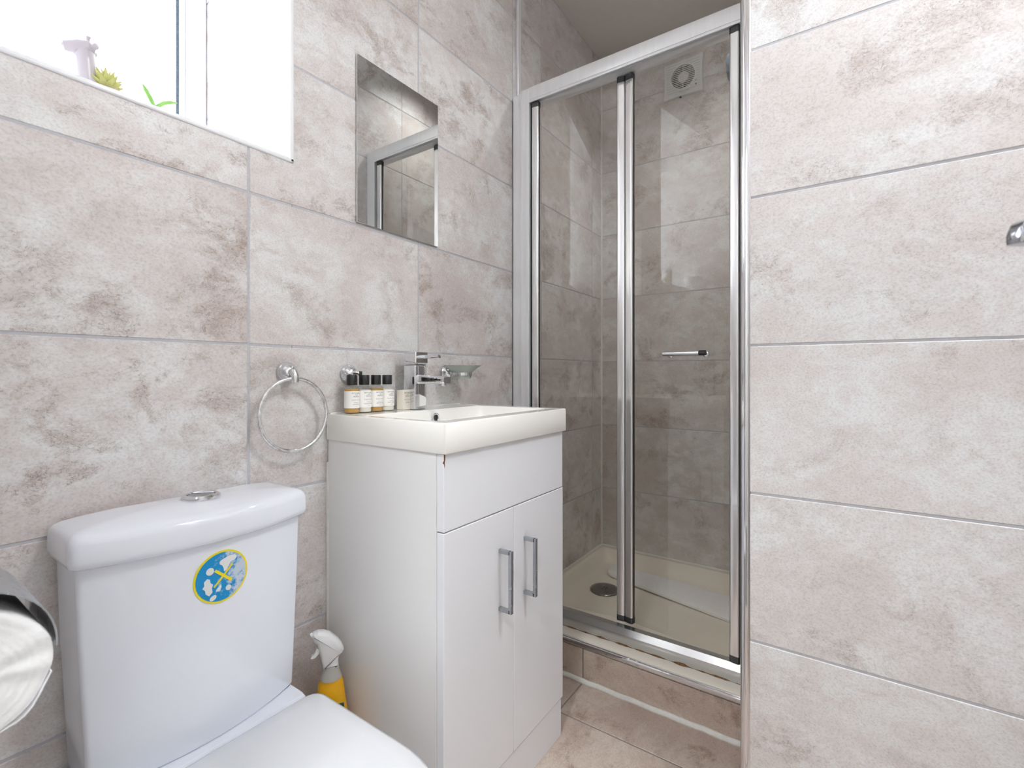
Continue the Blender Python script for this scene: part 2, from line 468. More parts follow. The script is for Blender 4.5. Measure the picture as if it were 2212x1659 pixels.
# boxed-in pipe ledge between toilet and vanity
bm = BM(); box(bm, .56 , .676, .86 + g, 1.0, 0, .12 - g)
lg = struct(obj('trim_10', bm, GROUT), 'low tiled pipe boxing beside the vanity')
tiles(lg, (0, .86, 0), X, Y, Z, [.56, .676], [0, .12])
tiles(lg, (0, 0, .12), X, -Z, Y, [.56, .676], [.86, 1.0])

# window
bm = BM(); fy0, fy1 = 1.405, 1.46
box(bm, WX - .046, WX, fy0, fy1, SILL, WTOP, .004); box(bm, 0, WX - .046, fy0, fy1, SILL, SILL + .045, .004)
box(bm, 0, WX - .046, fy0, fy1, WTOP - .045, WTOP, .004); box(bm, 0, .02, fy0, fy1, SILL + .045, WTOP - .045, .004)
w1 = struct(obj('window_1', bm, UPVC), 'white framed frosted window above the toilet')
bm = BM(); box(bm, WX - .060, WX - .046, fy0 + .012, fy1 - .008, SILL + .045, WTOP - .045, .003)
obj('glazing_bead', bm, UPVC, w1)
bm = BM(); box(bm, WX - .0665, WX - .060, fy0 + .016, fy1 - .012, SILL + .045, WTOP - .045)
obj('spacer_bar', bm, noisy(mat('spacer', lin(84, 98, 112), .5), 300, .35, 0), w1, label='blue grey spacer strip at the pane edge')
bm = BM(); box(bm, .02, WX - .0665, 1.43, 1.436, SILL + .045, WTOP - .045)
obj('pane', bm, WGLASS, w1, label='frosted glass pane')

# ------------------------------------------------------------------ toilet
T = empty('toilet', (.3725, .8, 0))
tag(T, 'white close-coupled toilet with closed lid and round sticker', 'toilet')
CX0 = .3725
def local(o, root):       # mesh written in world coordinates -> keep it there under a moved root
    o.parent = root; o.matrix_parent_inverse = Matrix.Identity(4)
    o.data.transform(root.matrix_basis.inverted()); return o
def wobj(name, bm, m, root, **k):
    o = obj(name, bm, m, None, **k)
    bpy.context.view_layer.update() if False else None
    Mi = (Matrix.Translation(root.location) @ root.rotation_euler.to_matrix().to_4x4()).inverted()
    o.data.transform(Mi); o.parent = root; return o
def dplan(hw, yb, yc, yf, rc, n=18, cx=CX0):
    pts = [(cx - hw, yb), (cx - hw, yc)]
    arc = [(cx + hw * (2 * i / n - 1), yf + (yc - yf) * (2 * i / n - 1) ** 2) for i in range(1, n)]
    pts += arc + [(cx + hw, yc), (cx + hw, yb)]
    rr = [.004, rc] + [0] * len(arc) + [rc, .004]
    return fillet(pts, rr, 5)
def loft(bm, plans, **k):
    return rings(bm, [[Vector((x, y, z)) for x, y in P] for P, z in plans], **k)
YCF = lambda x: .851 + (.886 - .851) * ((x - CX0) / .165) ** 2
bm = BM()
loft(bm, [(dplan(.150, .985, .888, .858, .008), .372), (dplan(.155, .985, .886, .854, .010), .378),
          (dplan(.158, .985, .886, .852, .010), .45), (dplan(.165, .985, .886, .851, .010), .60),
          (dplan(.168, .985, .886, .851, .010), .713)])
cis = wobj('cistern', bm, CERAM, T, smooth=40)
bm = BM()
loft(bm, [(dplan(.166, .987, .884, .850, .012), .700), (dplan(.172, .988, .878, .843, .014), .7005),
          (dplan(.1765, .989, .874, .838, .016), .7045), (dplan(.1778, .989, .873, .837, .016), .712), (dplan(.1772, .989, .874, .838, .016), .735),
          (dplan(.1755, .988, .876, .840, .018), .742), (dplan(.171, .987, .881, .8455, .018), .7475), (dplan(.163, .985, .889, .855, .018), .751),
          (dplan(.145, .98, .90, .87, .018), .754), (dplan(.10, .975, .915, .885, .016), .7575), (dplan(.05, .96, .93, .91, .01), .760)])
wobj('cistern_lid', bm, CERAM, T, smooth=50)
bm = BM(); lathe(bm, [(.029, .756), (.030, .759), (.0295, .763), (.026, .766), (.0225, .7662), (.0215, .764), (.0215, .762)], (CX0 + .008, .925, .0005), n=40)
fb = wobj('flush_button', bm, CHROME, T, smooth=30)
def halfdisc(r, a0, a1, z0, z1, c):
    b = BM(); n = 20
    P = [(c[0] + r * math.cos(a0 + (a1 - a0) * i / n), c[1] + r * math.sin(a0 + (a1 - a0) * i / n)) for i in range(n + 1)]
    loft(b, [(P, z0), (P, z1 - .001), (poly_inset(P, .001), z1)]); return b
o = wobj('big_button', halfdisc(.0205, PI * .62, PI * 1.95, .7625, .7652, (CX0 + .008, .925)), mat('dark_chrome', (.25, .28, .31), .05, 1), T, smooth=30)
o2 = wobj('small_button', halfdisc(.0200, -PI * .04, PI * .6, .7625, .7665, (CX0 + .0085, .9252)), CHROME, T, smooth=30)
bpy.context.view_layer.update()
for q in (o, o2):
    q.parent = fb
# seat lid, seat, bowl
def seat(hw, yb, yf, ys, rc=.03, n=28, cx=.3665):
    pts = [(cx + hw, yb), (cx - hw, yb), (cx - hw * 1.0, ys)]
    arc = [(cx - hw * math.cos(PI * i / n), ys - (ys - yf) * math.sin(PI * i / n) ** .92) for i in range(1, n)]
    pts += arc + [(cx + hw, ys)]
    P = fillet(pts, [rc, rc, 0] + [0] * len(arc) + [0], 6)
    return list(reversed(P))
bm = BM()
loft(bm, [(seat(.176, .832, .405, .60), .352), (seat(.180, .836, .400, .60), .355), (seat(.181, .838, .398, .60), .362),
          (seat(.179, .836, .400, .60), .3685), (seat(.172, .829, .408, .60, .026), .3725), (seat(.15, .805, .43, .60, .02), .3745), (seat(.09, .74, .49, .60, .01), .3755)])
wobj('seat_lid', bm, SEATM, T, smooth=50)
bm = BM()
loft(bm, [(seat(.170, .822, .412, .60), .332), (seat(.174, .826, .407, .60), .335), (seat(.174, .826, .407, .60), .3505), (seat(.168, .82, .412, .60), .352)])
wobj('seat', bm, SEATM, T, smooth=50)
for sx in (-.07, .07):
    bm = BM(); tube(bm, [(.3665 + sx - .018, .832, .350), (.3665 + sx + .018, .832, .350)], .009, 14)
    wobj('hinge', bm, WPLAST, T, smooth=40)
def pan(hw, yb, yf, ys, hb): # rear shelf half width hb
    cx = .3665; n = 24
    pts = [(cx - hb, yb), (cx - hb, .80), (cx - hw, .74), (cx - hw, ys)]
    arc = [(cx - hw * math.cos(PI * i / n), ys - (ys - yf) * math.sin(PI * i / n)) for i in range(1, n)]
    return fillet(pts + arc + [(cx + hw, ys), (cx + hw, .74), (cx + hb, .80), (cx + hb, yb)], [.01, .02, .03, 0] + [0] * len(arc) + [0, .03, .02, .01], 4)
bm = BM()
loft(bm, [(pan(.095, .97, .52, .62, .095), 0), (pan(.10, .97, .50, .62, .10), .01), (pan(.10, .97, .50, .62, .10), .16),
          (pan(.125, .975, .46, .61, .12), .25), (pan(.160, .98, .425, .60, .150), .31), (pan(.168, .98, .415, .60, .160), .326), (pan(.165, .98, .418, .60, .158), .332)])
wobj('bowl', bm, CERAM, T, smooth=50)
bm = BM()
P = fillet(rect(.3665 - .162, .3665 + .162, .838, .984), .012, 4)
loft(bm, [(P, .332), (P, .364), (poly_inset(P, .005), .371)])
wobj('cistern_shelf', bm, CERAM, T, smooth=40)
bm = BM()
P = dplan(.152, .98, .888, .862, .01)
loft(bm, [(P, .368), (P, .3745)])
wobj('cistern_gasket', bm, DARKH, T)
# sticker on the cistern front
def onfront(x, z, off): return Vector((x, YCF(x) - off, z))
SCX, SCZ = .381, .640
STK = None
def stick(name, pts, m, off, parent=None, **k):
    """thin raised patch that follows the curved cistern front; pts: star-shaped outline around its mean"""
    b = BM(); cx = sum(p[0] for p in pts) / len(pts); cz = sum(p[1] for p in pts) / len(pts)
    rs = []
    n = 6
    for i in range(n + 1):
        f = i / n if i else .02
        rs.append([onfront(SCX + cx + (px - cx) * f, SCZ + cz + (pz - cz) * f, off) for px, pz in pts])
    rings(b, rs, True, False)
    rs2 = [rs[-1], [onfront(SCX + px, SCZ + pz, off - .0012) for px, pz in pts]]
    rings(b, rs2, False, False)
    M = Matrix.Translation((-SCX, -.851, -SCZ)); b.transform(M)
    o = obj(name, b, m, None, smooth=30, **k)
    if parent is None:
        o.location = (SCX - T.location.x, .851 - T.location.y, SCZ); o.parent = T
    else: o.parent = parent
    return o
circ = lambda r, n=48, cx=0, cz=0, e=1, rot=0: [(cx + r * (math.cos(2*PI*i/n)*math.cos(rot) - e*math.sin(2*PI*i/n)*math.sin(rot)),
                                                cz + r * (math.cos(2*PI*i/n)*math.sin(rot) + e*math.sin(2*PI*i/n)*math.cos(rot))) for i in range(n)]
STK = stick('sticker', circ(.0425), STY, .0012, label='round blue and yellow sticker, partly worn')
stick('blue_print', circ(.0395), STB, .0016, STK)
for pts in ([(-.0015, .027), (.004, .029), (.012, .031), (.021, .030), (.024, .026), (.021, .022), (.013, .020), (.010, .014), (.007, .009), (.003, .007), (.002, .013), (0, .018), (-.004, .021), (-.004, .025)],
            circ(.006, 16, -.0185, .0135), 
            [(-.0275, -.001), (-.023, .003), (-.019, .001), (-.018, -.005), (-.014, -.009), (-.016, -.014), (-.015, -.021), (-.020, -.026), (-.025, -.021), (-.026, -.015), (-.030, -.011), (-.027, -.007)],
            [(-.009, -.019), (-.002, -.012), (-.001, -.017), (-.004, -.023), (-.010, -.022)],
            circ(.0055, 16, -.014, -.031, .7, .5), circ(.0045, 14, .010, -.022)):
    stick('white_spot', pts, STW, .0019, STK)
for ang, hw, L0 in ((math.radians(-42), .0022, .0175), (math.radians(46), .0014, .021)):
    c_, s_ = math.cos(ang), math.sin(ang)
    P = [(a * c_ - b * s_, a * s_ + b * c_) for a, b in ((-L0, -hw), (0, -hw), (L0, -hw), (L0, hw), (0, hw), (-L0, hw))]
    stick('cross_bar', [(p[0] + .002, p[1] + .001) for p in P], STY, .0022, STK)

# ------------------------------------------------------------------ vanity
V = empty('vanity_unit', (.915, .81, 0))
tag(V, 'white gloss vanity unit with two doors and bar handles', 'cabinet')
x0, x1, yf, ym = .680, 1.148, .6315, .650
bm = BM(); box(bm, x0, x0 + .018, ym + .001, .997, 0.0, .822, .0012)
wobj('side_panel', bm, CABM, V)
bm = BM(); box(bm, x1 - .018, x1, ym + .001, .997, 0.0, .822, .0012)
wobj('side_panel', bm, CABM, V)
bm = BM(); box(bm, x0 + .018, x1 - .018, ym + .02, .98, .085, .10)
wobj('bottom_panel', bm, CABM, V)
bm = BM(); box(bm, x0 + .018, x1 - .018, .98, .99, .085, .80)
wobj('back_panel', bm, CABM, V)
bm = BM(); box(bm, x0 + .002, x1 - .004, yf + .002, ym, 0.0, .0985, .0012)
wobj('plinth', bm, CABF, V)
bm = BM(); box(bm, x0 + .0005, x1, yf, ym, .671, .821, .0012)
ff = wobj('false_front', bm, CABF, V)
bm = BM()
P = [(.0008, .8225 - .815), (.0042, .8225 - .815), (.0038, -.004), (.0022, -.010), (.0030, -.013), (.0022, -.019), (.0010, -.012), (-.0003, -.009), (.0008, -.004)]
prism(bm, [(x0 + .0002 + a * 1.0, .8135 + b) for a, b in reversed(P)], yf + .002, yf - .0004)
o = obj('edge_chip', bm, CABE); o.data.transform(Matrix.Translation(-V.location)); o.parent = ff
o['label'] = 'brown chip where the gloss facing has flaked'
for a, b, hx in ((x0 + .0005, .9152, .861), (.9168, x1 + .002, .961)):
    bm = BM(); box(bm, a, b, yf, ym, .1015, .6685, .0014)
    d = wobj('door', bm, CABF, V)
    bm = BM(); y1, y2, zb, zt = yf - .034, yf + .0006, .4515, .588
    box(bm, hx - .0045, hx + .0045, y1, y1 + .008, zb, zt, .0008)
    box(bm, hx - .0045, hx + .0045, y1 + .004, y2, zb, zb + .0085, .0008)
    box(bm, hx - .0045, hx + .0045, y1 + .004, y2, zt - .0085, zt, .0008)
    h = obj('handle', bm, GREYM); h.data.transform(Matrix.Translation(-V.location)); h.parent = d

bx0, bx1, by0, by1, bz0, bz1 = .6745, 1.153, .6225, .997, .8225, .882
bm = BM(); n = 4
o0 = fillet(rect(bx0 + .001, bx1 - .001, by0 + .001, by1), .003, n)
oF = fillet(rect(bx0, bx1, by0, by1), .004, n)
oI = fillet(rect(bx0 + .0018, bx1 - .0018, by0 + .0018, by1 - .0018), .004, n)
def ring4(a, b, c, d, r): return fillet(rect(a, b, c, d), r, n)
loft(bm, [(o0, bz0), (oF, bz0 + .002), (oF, bz1 - .0022), (oI, bz1),
          (ring4(.703, 1.122, .664, .898, .014), bz1 - .0005), (ring4(.707, 1.118, .668, .894, .016), bz1 - .005),
          (ring4(.722, 1.108, .688, .884, .022), bz1 - .06), (ring4(.74, 1.09, .71, .87, .03), bz1 - .078),
          (ring4(.88, .95, .77, .83, .02), bz1 - .084)], cap0=False)
# underside that hugs the bowl
loft(bm, [(o0, bz0), (ring4(.70, 1.126, .66, .90, .02), bz0 - .0005), (ring4(.715, 1.115, .68, .893, .02), bz1 - .07), (ring4(.735, 1.095, .70, .875, .03), bz1 - .09), (ring4(.87, .96, .76, .84, .02), bz1 - .094)], cap0=False)
B = tag(obj('basin', bm, BASINM, smooth=40), 'rectangular white basin with thick rim on the vanity unit', 'sink')
bm = BM(); lathe(bm, [(.0115, -.001), (.0125, -.003), (.0125, -.0048), (.0105, -.0056), (.0085, -.0045), (.0078, .0)], (.925, .8905, .8605), 'Y', 28)
ov = obj('overflow_ring', bm, CHROME, B, smooth=40)
bm = BM(); lathe(bm, [(.0078, -.0008), (.0078, -.0016)], (.925, .8905, .8605), 'Y', 24)
obj('overflow_hole', bm, BLACKP, B)
bm = BM(); lathe(bm, [(.020, 0), (.021, .003), (.018, .005)], (.915, .80, bz1 - .0842), n=28)
obj('waste', bm, CHROME, B, smooth=40)
# silicone line behind basin
bm = BM(); tube(bm, [(bx0 + .01 + i * .02, .9965, bz1 + .0005 * math.sin(i * 2.3)) for i in range(24)], .0028, 8)
obj('silicone_bead', bm, SILI, B, smooth=True)
bm = BM(); tube(bm, [(x0 - .0005, .9975, .12 + i * .05) for i in range(14)], .0035, 8)
wobj('silicone_bead', bm, SILI, V, smooth=True)

# tap
TP = empty('basin_tap', (.907, .945, bz1 + .0002)); tag(TP, 'square chrome mixer tap at the back of the basin', 'tap')
bm = BM(); box(bm, -.022, .022, -.022, .022, 0, .117, .004, 3); obj('body', bm, CHROME, TP, smooth=40)
bm = BM(); box(bm, -.0215, .0215, -.0215, .0215, .1172, .1205, .003, 2); obj('collar', bm, CHROME, TP, smooth=40)
bm = BM()
prism(bm, fillet([(-.0245, .1206), (.022, .1275), (.022, .1515), (-.0245, .1515)], .0025, 3), -.0215, .0215, .002,
      Matrix.Rotation(PI / 2, 4, 'Z'))
hd = obj('head', bm, CHROME, TP, smooth=30)
bm = BM(); box(bm, -.006, .006, -.088, -.02, .1335, .1425, .0015, 2); obj('lever', bm, CHROME, TP, smooth=40)
bm = BM()
rr = []
for yy, zz, hw, hh in ((-.018, .080, .0135, .0125), (-.06, .0785, .0135, .0105), (-.103, .0775, .0145, .0095), (-.115, .0770, .0125, .008)):
    rr.append([Vector((a, yy, zz + b)) for a, b in fillet(rect(-hw, hw, -hh, hh), .005, 4)])
rings(bm, rr); obj('spout', bm, CHROME, TP, smooth=45)
bm = BM(); lathe(bm, [(.0085, .069), (.0085, .063), (.007, .062)], (0, -.100, 0), n=24); obj('aerator', bm, CHROME, TP, smooth=40)

# ------------------------------------------------------------------ lettering
def text_bm(body, size, mtx=None, wrap=None, ext=.0):
    c = bpy.data.curves.new('t', 'FONT'); c.body = body; c.size = size; c.align_x = 'CENTER'; c.align_y = 'CENTER'
    c.resolution_u = 2; c.fill_mode = 'FRONT'; c.space_character = 1.12
    o = bpy.data.objects.new('t', c); COL.objects.link(o)
    bpy.context.view_layer.update()
    dg = bpy.context.evaluated_depsgraph_get()
    me = bpy.data.meshes.new_from_object(o.evaluated_get(dg))
    bpy.data.objects.remove(o); bpy.data.curves.remove(c)
    b = BM(); b.from_mesh(me); bpy.data.meshes.remove(me)
    for v in b.verts:
        x, z = v.co.x, v.co.y
        if wrap: a = x / wrap; v.co = Vector((wrap * math.sin(a), -wrap * math.cos(a), z))
        else: v.co = Vector((x, 0, z))
    if mtx: b.transform(mtx)
    bmesh.ops.recalc_face_normals(b, faces=b.faces[:])
    return b
def join_bm(bs):
    out = bs[0]
    for b in bs[1:]:
        me = bpy.data.meshes.new('j'); b.to_mesh(me); b.free(); out.from_mesh(me); bpy.data.meshes.remove(me)
    return out
def label_text(lines, wrap, y=0):
    bs = []
    for body, size, z in lines:
        bs.append(text_bm(body, size, Matrix.Translation((0, y, z)), wrap))
    return join_bm(bs)

def bottle(x, y, kind, prod, label):
    t = empty('toiletry_bottle', (x, y, bz1 + .0004)); tag(t, label, 'bottle', 'toiletry bottles lined up on the basin')
    r = .0172
    bm = BM(); lathe(bm, [(r - .002, 0), (r, .002), (r, .0585), (r - .002, .062), (.0105, .0645), (.0105, .070)], n=36)
    obj('body', bm, BGLASS, t, smooth=40)
    bm = BM(); lathe(bm, [(r - .0025, .0015), (r - .0008, .003), (r - .0008, .0565 if kind == 'amber' else .054), (r - .002, .0575 if kind == 'amber' else .055)], n=36)
    obj('liquid', bm, AMBER if kind == 'amber' else CREAM, t, smooth=40, label='amber liquid' if kind == 'amber' else 'white cream')
    bm = BM(); lathe(bm, [(.0115, .0665), (.0122, .0672), (.0122, .0895), (.0115, .0905)], n=32)
    obj('cap', bm, BLACKP, t, smooth=40, label='black screw cap')
    bm = BM(); lo, hi = (.0125, .0525); rs = []
    k = 40; a0, a1 = -PI * .92, PI * .60
    ra, rb = r + .0001, r + .0003
    for z in (lo, hi): pass
    def P(rad, a, z): return Vector((rad * math.sin(a), -rad * math.cos(a), z))
    rs = []
    for i in range(k + 1):
        a = a0 + (a1 - a0) * i / k
        rs.append([P(ra, a, lo), P(rb, a, lo), P(rb, a, hi), P(ra, a, hi)])
    rings(bm, rs); lb = obj('paper_label', bm, LABELM, t, smooth=30)
    bm = label_text([('MITCHELL', .0046, .0475), ('AND', .0030, .0434), ('PEACH', .0046, .0396), (prod, .0032, .0215)], rb + .00015)
    obj('lettering', bm, INK, lb)
    bm = label_text([('English Garden', .0034, .0318), ('REFRESHING', .0021, .0255), ('250 ML', .0020, .0165)], rb + .00015)
    obj('small_print', bm, INKG, lb)
    return t
bottle(.719, .961, 'amber', 'SHAMPOO', 'small amber shampoo bottle, leftmost on the basin, nearest the towel ring')
bottle(.7545, .961, 'white', 'CONDITIONER', 'small bottle of white conditioner between the two amber bottles')
bottle(.790, .961, 'amber', 'SHOWER GEL', 'small amber shower gel bottle, third from the left')
bottle(.8255, .961, 'white', 'BODY CREAM', 'small bottle of white body cream beside the boxed soap')
SB = empty('soap_box', (.874, .951, bz1 + .0004)); tag(SB, 'small cream carton of soap between bottles and tap', 'soap box')
SB.rotation_euler = (0, 0, math.radians(6))
bm = BM(); box(bm, -.0165, .0165, -.011, .011, 0, .051, .0007); obj('carton', bm, BOXM, SB)
bm = label_text([('MITCHELL', .0050, .0435), ('AND', .0030, .0390), ('PEACH', .0050, .0350), ('SOAP BAR', .0029, .0180)], None, -.0113)
obj('lettering', bm, INK, SB)
bm = label_text([('English Garden', .0036, .0265), ('WITH SHEA', .0020, .0215), ('25 G', .0020, .0100)], None, -.0113)
obj('small_print', bm, INKG, SB)

# ------------------------------------------------------------------ wall accessories
def rosette(root, parent_z=0):
    bm = BM(); lathe(bm, [(.0222, 0), (.0228, -.002), (.0222, -.0045), (.0205, -.006), (.019, -.0095), (.0165, -.015), (.0115, -.0205), (.006, -.0225)], axis='Y', n=36)
    return obj('rosette', bm, CHROME, root, smooth=50)
R1 = empty('towel_ring', (.579, .999, .979)); tag(R1, 'tarnished chrome towel ring on the wall left of the vanity', 'towel ring')
rosette(R1)
bm = BM(); tube(bm, [(0, -.018, 0), (.001, -.026, -.001), (.002, -.030, -.008), (.002, -.030, -.022)], [.0085, .0095, .0085, .0075], 18)
obj('bracket', bm, CHROMED, R1, smooth=50)
bm = BM(); tube(bm, [(.002 + .0765 * math.sin(2*PI*i/64), -.028 + .0015*math.cos(2*PI*i/64), -.091 + .0775 * math.cos(2*PI*i/64)) for i in range(64)], .0043, 12, closed=True)
obj('ring', bm, CHROMED, R1, smooth=True, label='chrome ring with tarnish spots')
R2 = empty('wall_hook', (.737, .999, .976)); tag(R2, 'round chrome wall hook behind the toiletry bottles', 'hook')
rosette(R2)
bm = BM(); tube(bm, [(0, -.018, .002), (.004, -.027, .002), (.009, -.031, .002)], [.006, .005, .0045], 14); obj('arm', bm, CHROME, R2, smooth=50)
bm = BM(); box(bm, .006, .014, -.036, -.028, -.004, .006, .001); obj('clip', bm, ALUD, R2)
R3 = empty('soap_dish', (1.085, .999, .980)); tag(R3, 'frosted glass soap dish on a chrome wall bracket', 'soap dish')
rosette(R3)
bm = BM(); tube(bm, [(0, -.018, 0), (0, -.030, -.004), (0, -.042, -.0055)], [.007, .006, .005], 14); obj('arm', bm, CHROME, R3, smooth=50)
bm = BM(); lathe(bm, [(.0285, -.0095), (.0310, -.0095), (.0310, -.0005), (.0285, -.0005)], (0, -.066, 0), n=40)
obj('holder_ring', bm, CHROME, R3, smooth=40)
bm = BM(); lathe(bm, [(.020, -.0185), (.0255, -.018), (.0275, -.010), (.030, .0005), (.043, .012), (.054, .0195), (.0555, .0205), (.053, .0195), (.041, .0135), (.026, .0025), (.010, -.001)], (0, -.066, 0), n=44)
obj('glass_dish', bm, DISHG, R3, smooth=50, label='frosted glass dish')

# mirror
MIRR = mat('mirror_silver', (.86, .88, .87), .0, 1)
bm = BM(); box(bm, .759, 1.047, .9945, .9975, 1.3515, 1.7695, .0006, 1)
mr_ = tag(obj('wall_mirror', bm, MIRR), 'frameless rectangular mirror on the wall above the basin', 'mirror')
bm = BM(); box(bm, .7615, 1.0445, .9975, .9995, 1.354, 1.767); obj('backing', bm, DARKH, mr_)

# spray bottle
S = empty('spray_bottle', (.633, .918, .1205), math.radians(-32)); tag(S, 'yellow trigger spray bottle between toilet and vanity', 'spray bottle')
bm = BM(); lathe(bm, [(.037, 0), (.040, .003), (.0405, .045), (.038, .09), (.033, .13), (.0295, .152), (.0275, .172), (.0255, .188), (.0225, .197)], n=36, sy=.68)
obj('body', bm, YELLOWB, S, smooth=50)
bm = BM(); lathe(bm, [(.0222, .1965), (.0210, .204), (.0175, .213), (.0165, .218), (.0165, .226)], n=32, sy=.85); obj('shoulder', bm, FROSTP, S, smooth=50)
bm = BM(); box(bm, .004, .024, -.0275, -.024, .148, .166, .001, M=Matrix.Rotation(.1, 4, 'X')); obj('front_label', bm, mat('dark_green_print', lin(30, 84, 58), .5), S)
k = .00031
def sp(px, py): return ((px - 372) * k, .2235 + (945 - py) * k)
head = [sp(*p) for p in ((322, 950), (422, 950), (420, 905), (424, 878), (446, 862), (457, 838), (445, 806), (415, 762), (365, 712), (325, 694), (288, 688), (258, 696), (250, 712), (262, 750), (286, 776), (294, 815), (312, 900))]
P = fillet(head, .0012, 2)
bm = BM()
rs = []
for yy, ins in ((-.0125, .0045), (-.0105, .002), (-.0065, 0), (.0065, 0), (.0105, .002), (.0125, .0045)):
    rs.append([Vector((a, yy, b)) for a, b in poly_inset(P, ins)])
rings(bm, rs); obj('trigger_head', bm, WPLAST, S, smooth=60)
trig = [sp(*p) for p in ((280, 800), (292, 815), (290, 838), (268, 862), (246, 864), (246, 856), (262, 846), (276, 826))]
bm = BM(); prism(bm, fillet(trig, .001, 2), .005, -.005, .001); obj('trigger', bm, WPLAST, S, smooth=40)
bm = BM(); tube(bm, [(sp(256, 708)[0], 0, sp(256, 708)[1]), (sp(246, 714)[0], 0, sp(246, 714)[1])], .006, 14); obj('nozzle', bm, WPLAST, S, smooth=40)

# ------------------------------------------------------------------ shower
TY = empty('shower_tray', (1.85, .6, .1)); tag(TY, 'cream shower tray raised on the tiled step', 'shower tray')
ty0, ty1, tx0, tx1, rim = YN + .0005, .9985, SX + .0095, XB - .0005, .1285
def tr(a, b, c, d, r): return fillet(rect(a, b, c, d), r, 5)
bm = BM()
loft(bm, [(tr(tx0, tx1, ty0, ty1, .004), .06), (tr(tx0, tx1, ty0, ty1, .004), rim - .003), (tr(tx0 + .002, tx1 - .002, ty0 + .002, ty1 - .002, .005), rim),
          (tr(1.475, tx1 - .028, ty0 + .028, ty1 - .028, .03), rim), (tr(1.482, tx1 - .034, ty0 + .034, ty1 - .034, .03), rim - .004),
          (tr(1.505, tx1 - .052, ty0 + .052, ty1 - .052, .05), .088), (tr(1.525, tx1 - .07, ty0 + .07, ty1 - .07, .05), .080),
          (tr(1.80, 1.92, .75, .88, .04), .072)])
wobj('basin', bm, TRAYM, TY, smooth=60).name = 'tray_shell'
bm = BM(); lathe(bm, [(.052, .0705), (.058, .0745), (.060, .0765), (.058, .0785), (.045, .0805), (.010, .0815)], (1.872, .83, 0), n=44)
dr = wobj('drain_cover', bm, mat('dark_steel', (.30, .30, .30), .18, 1), TY, smooth=50)
bm = BM()
for a, b in ((-.008, .006), (.008, .006), (-.008, -.006), (.008, -.006)): box(bm, a - .005, a + .005, b - .0015, b + .0015, 0, .0012)
o = obj('slot', bm, DARKH); o.data.transform(Matrix.Translation(Vector((1.872, .83, .0812)) - TY.location)); o.parent = dr
bm = BM()
tube(bm, [(1.46, .9975, rim + .001), (XB - .004, .9975, rim + .001), (XB - .002, .99, rim + .001), (XB - .002, YN + .01, rim + .001)], .006, 10)
wobj('silicone_bead', bm, SILI, TY, smooth=40)
# rusty stained sealant below the bottom rail
bm = BM(); random.seed(3)
pts = []; rad = []
for i in range(60):
    yy = .20 + i * .0125; w = .35 + .65 * max(0, .45 + math.sin(i * 1.1) * math.sin(i * .21 + 1)) * random.uniform(.6, 1)
    pts.append((1.4318 - .001 * w, yy, rim + .0004)); rad.append(.0002 + .0062 * max(0, w - .35) * random.uniform(.3, 1.3))
tube(bm, pts, rad, 8); wobj('stained_sealant', bm, RUST, TY, smooth=True, label='rust stained sealant under the bottom rail')

E_ = empty('shower_door', (XD, .6, rim)); tag(E_, 'folding glass shower door in a chrome frame', 'shower door')
fx0, fx1 = 1.432, 1.478
bm = BM(); box(bm, fx0, fx1, YN + .001, .923, 1.944, 1.988, .002)
box(bm, fx0 + .001, fx0 + .006, YN + .001, .923, 1.935, 1.9442, .001)
hr = wobj('header_rail', bm, ALU, E_, smooth=40)
bm = BM(); box(bm, fx0 + .022, fx1 + .014, YN + .001, .917, 1.938, 1.9438); wobj('header_channel', bm, ALU, E_)
bm = BM()
prism(bm, [(fx0, rim), (fx1 - .004, rim), (fx1 - .004, .168), (fx1 - .012, .176), (fx0 + .012, .176), (fx0, .160)], .001 + YN, .923, 0, None)
wobj('bottom_rail', bm, RAILM, E_)
# wall post: stepped profile
bm = BM()
box(bm, fx0 + .004, fx1, .958, .9925, rim, 1.980, .001); box(bm, fx0, fx1 - .004, .922, .960, rim, 1.986, .001)
for yy in (.930, .934, .9525): box(bm, fx0 - .0012, fx0 + .001, yy - .0008, yy + .0008, rim, 1.985)
wobj('wall_post', bm, ALU, E_)
bm = BM(); box(bm, fx0 + .002, fx1, YN + .0008, YN + .05, rim, 1.986, .001); wobj('wall_post', bm, ALU, E_)
HX, HY = XD + .04, .587
def panel(A, Bp, name, knob=False):
    A = Vector((*A, 0)); Bp = Vector((*Bp, 0)); d = (Bp - A); L = d.length; d.normalize()
    p = empty(name, (0, 0, 0)); p.parent = E_
    # local frame: x along the pane, y = outward to room (-X side)
    ex = d; ez = Z; ey = ez.cross(ex)
    M = Matrix((ex, ey, ez)).transposed().to_4x4(); M.translation = A
    Mw = Matrix.Translation(E_.location).inverted() @ M
    z0, z1 = .178, 1.936
    def put(nm, bm, m, **k):
        o = obj(nm, bm, m, None, **k); o.data.transform(Mw); o.parent = p; return o
    bm = BM(); box(bm, .02, L - .02, -.0025, .0025, z0 + .002, z1 - .002); put('glass_pane', bm, SGLASS)
    for a, s in ((0, 1), (L - .027, -1)):
        bm = BM(); P = fillet(rect(a + .0005, a + .0265, -.011, .011), .006, 5)
        rings(bm, [[Vector((x, y, z)) for x, y in P] for z in (z0, z1)]); put('stile', bm, STILE, smooth=40)
        for e in (z0, z1 - .018):
            bm = BM(); P2 = poly_inset(P, -.0008) 
            rings(bm, [[Vector((x, y, z)) for x, y in P2] for z in (e, e + .018)]); put('end_cap', bm, ALUD)
    # black seals where glass enters the stiles
    bm = BM()
    for a in (.0266, L - .0276): box(bm, a, a + .0010, -.004, .004, z0, z1)
    put('glass_seal', bm, GASKET)
    if knob:
        return p, put
    return p, put
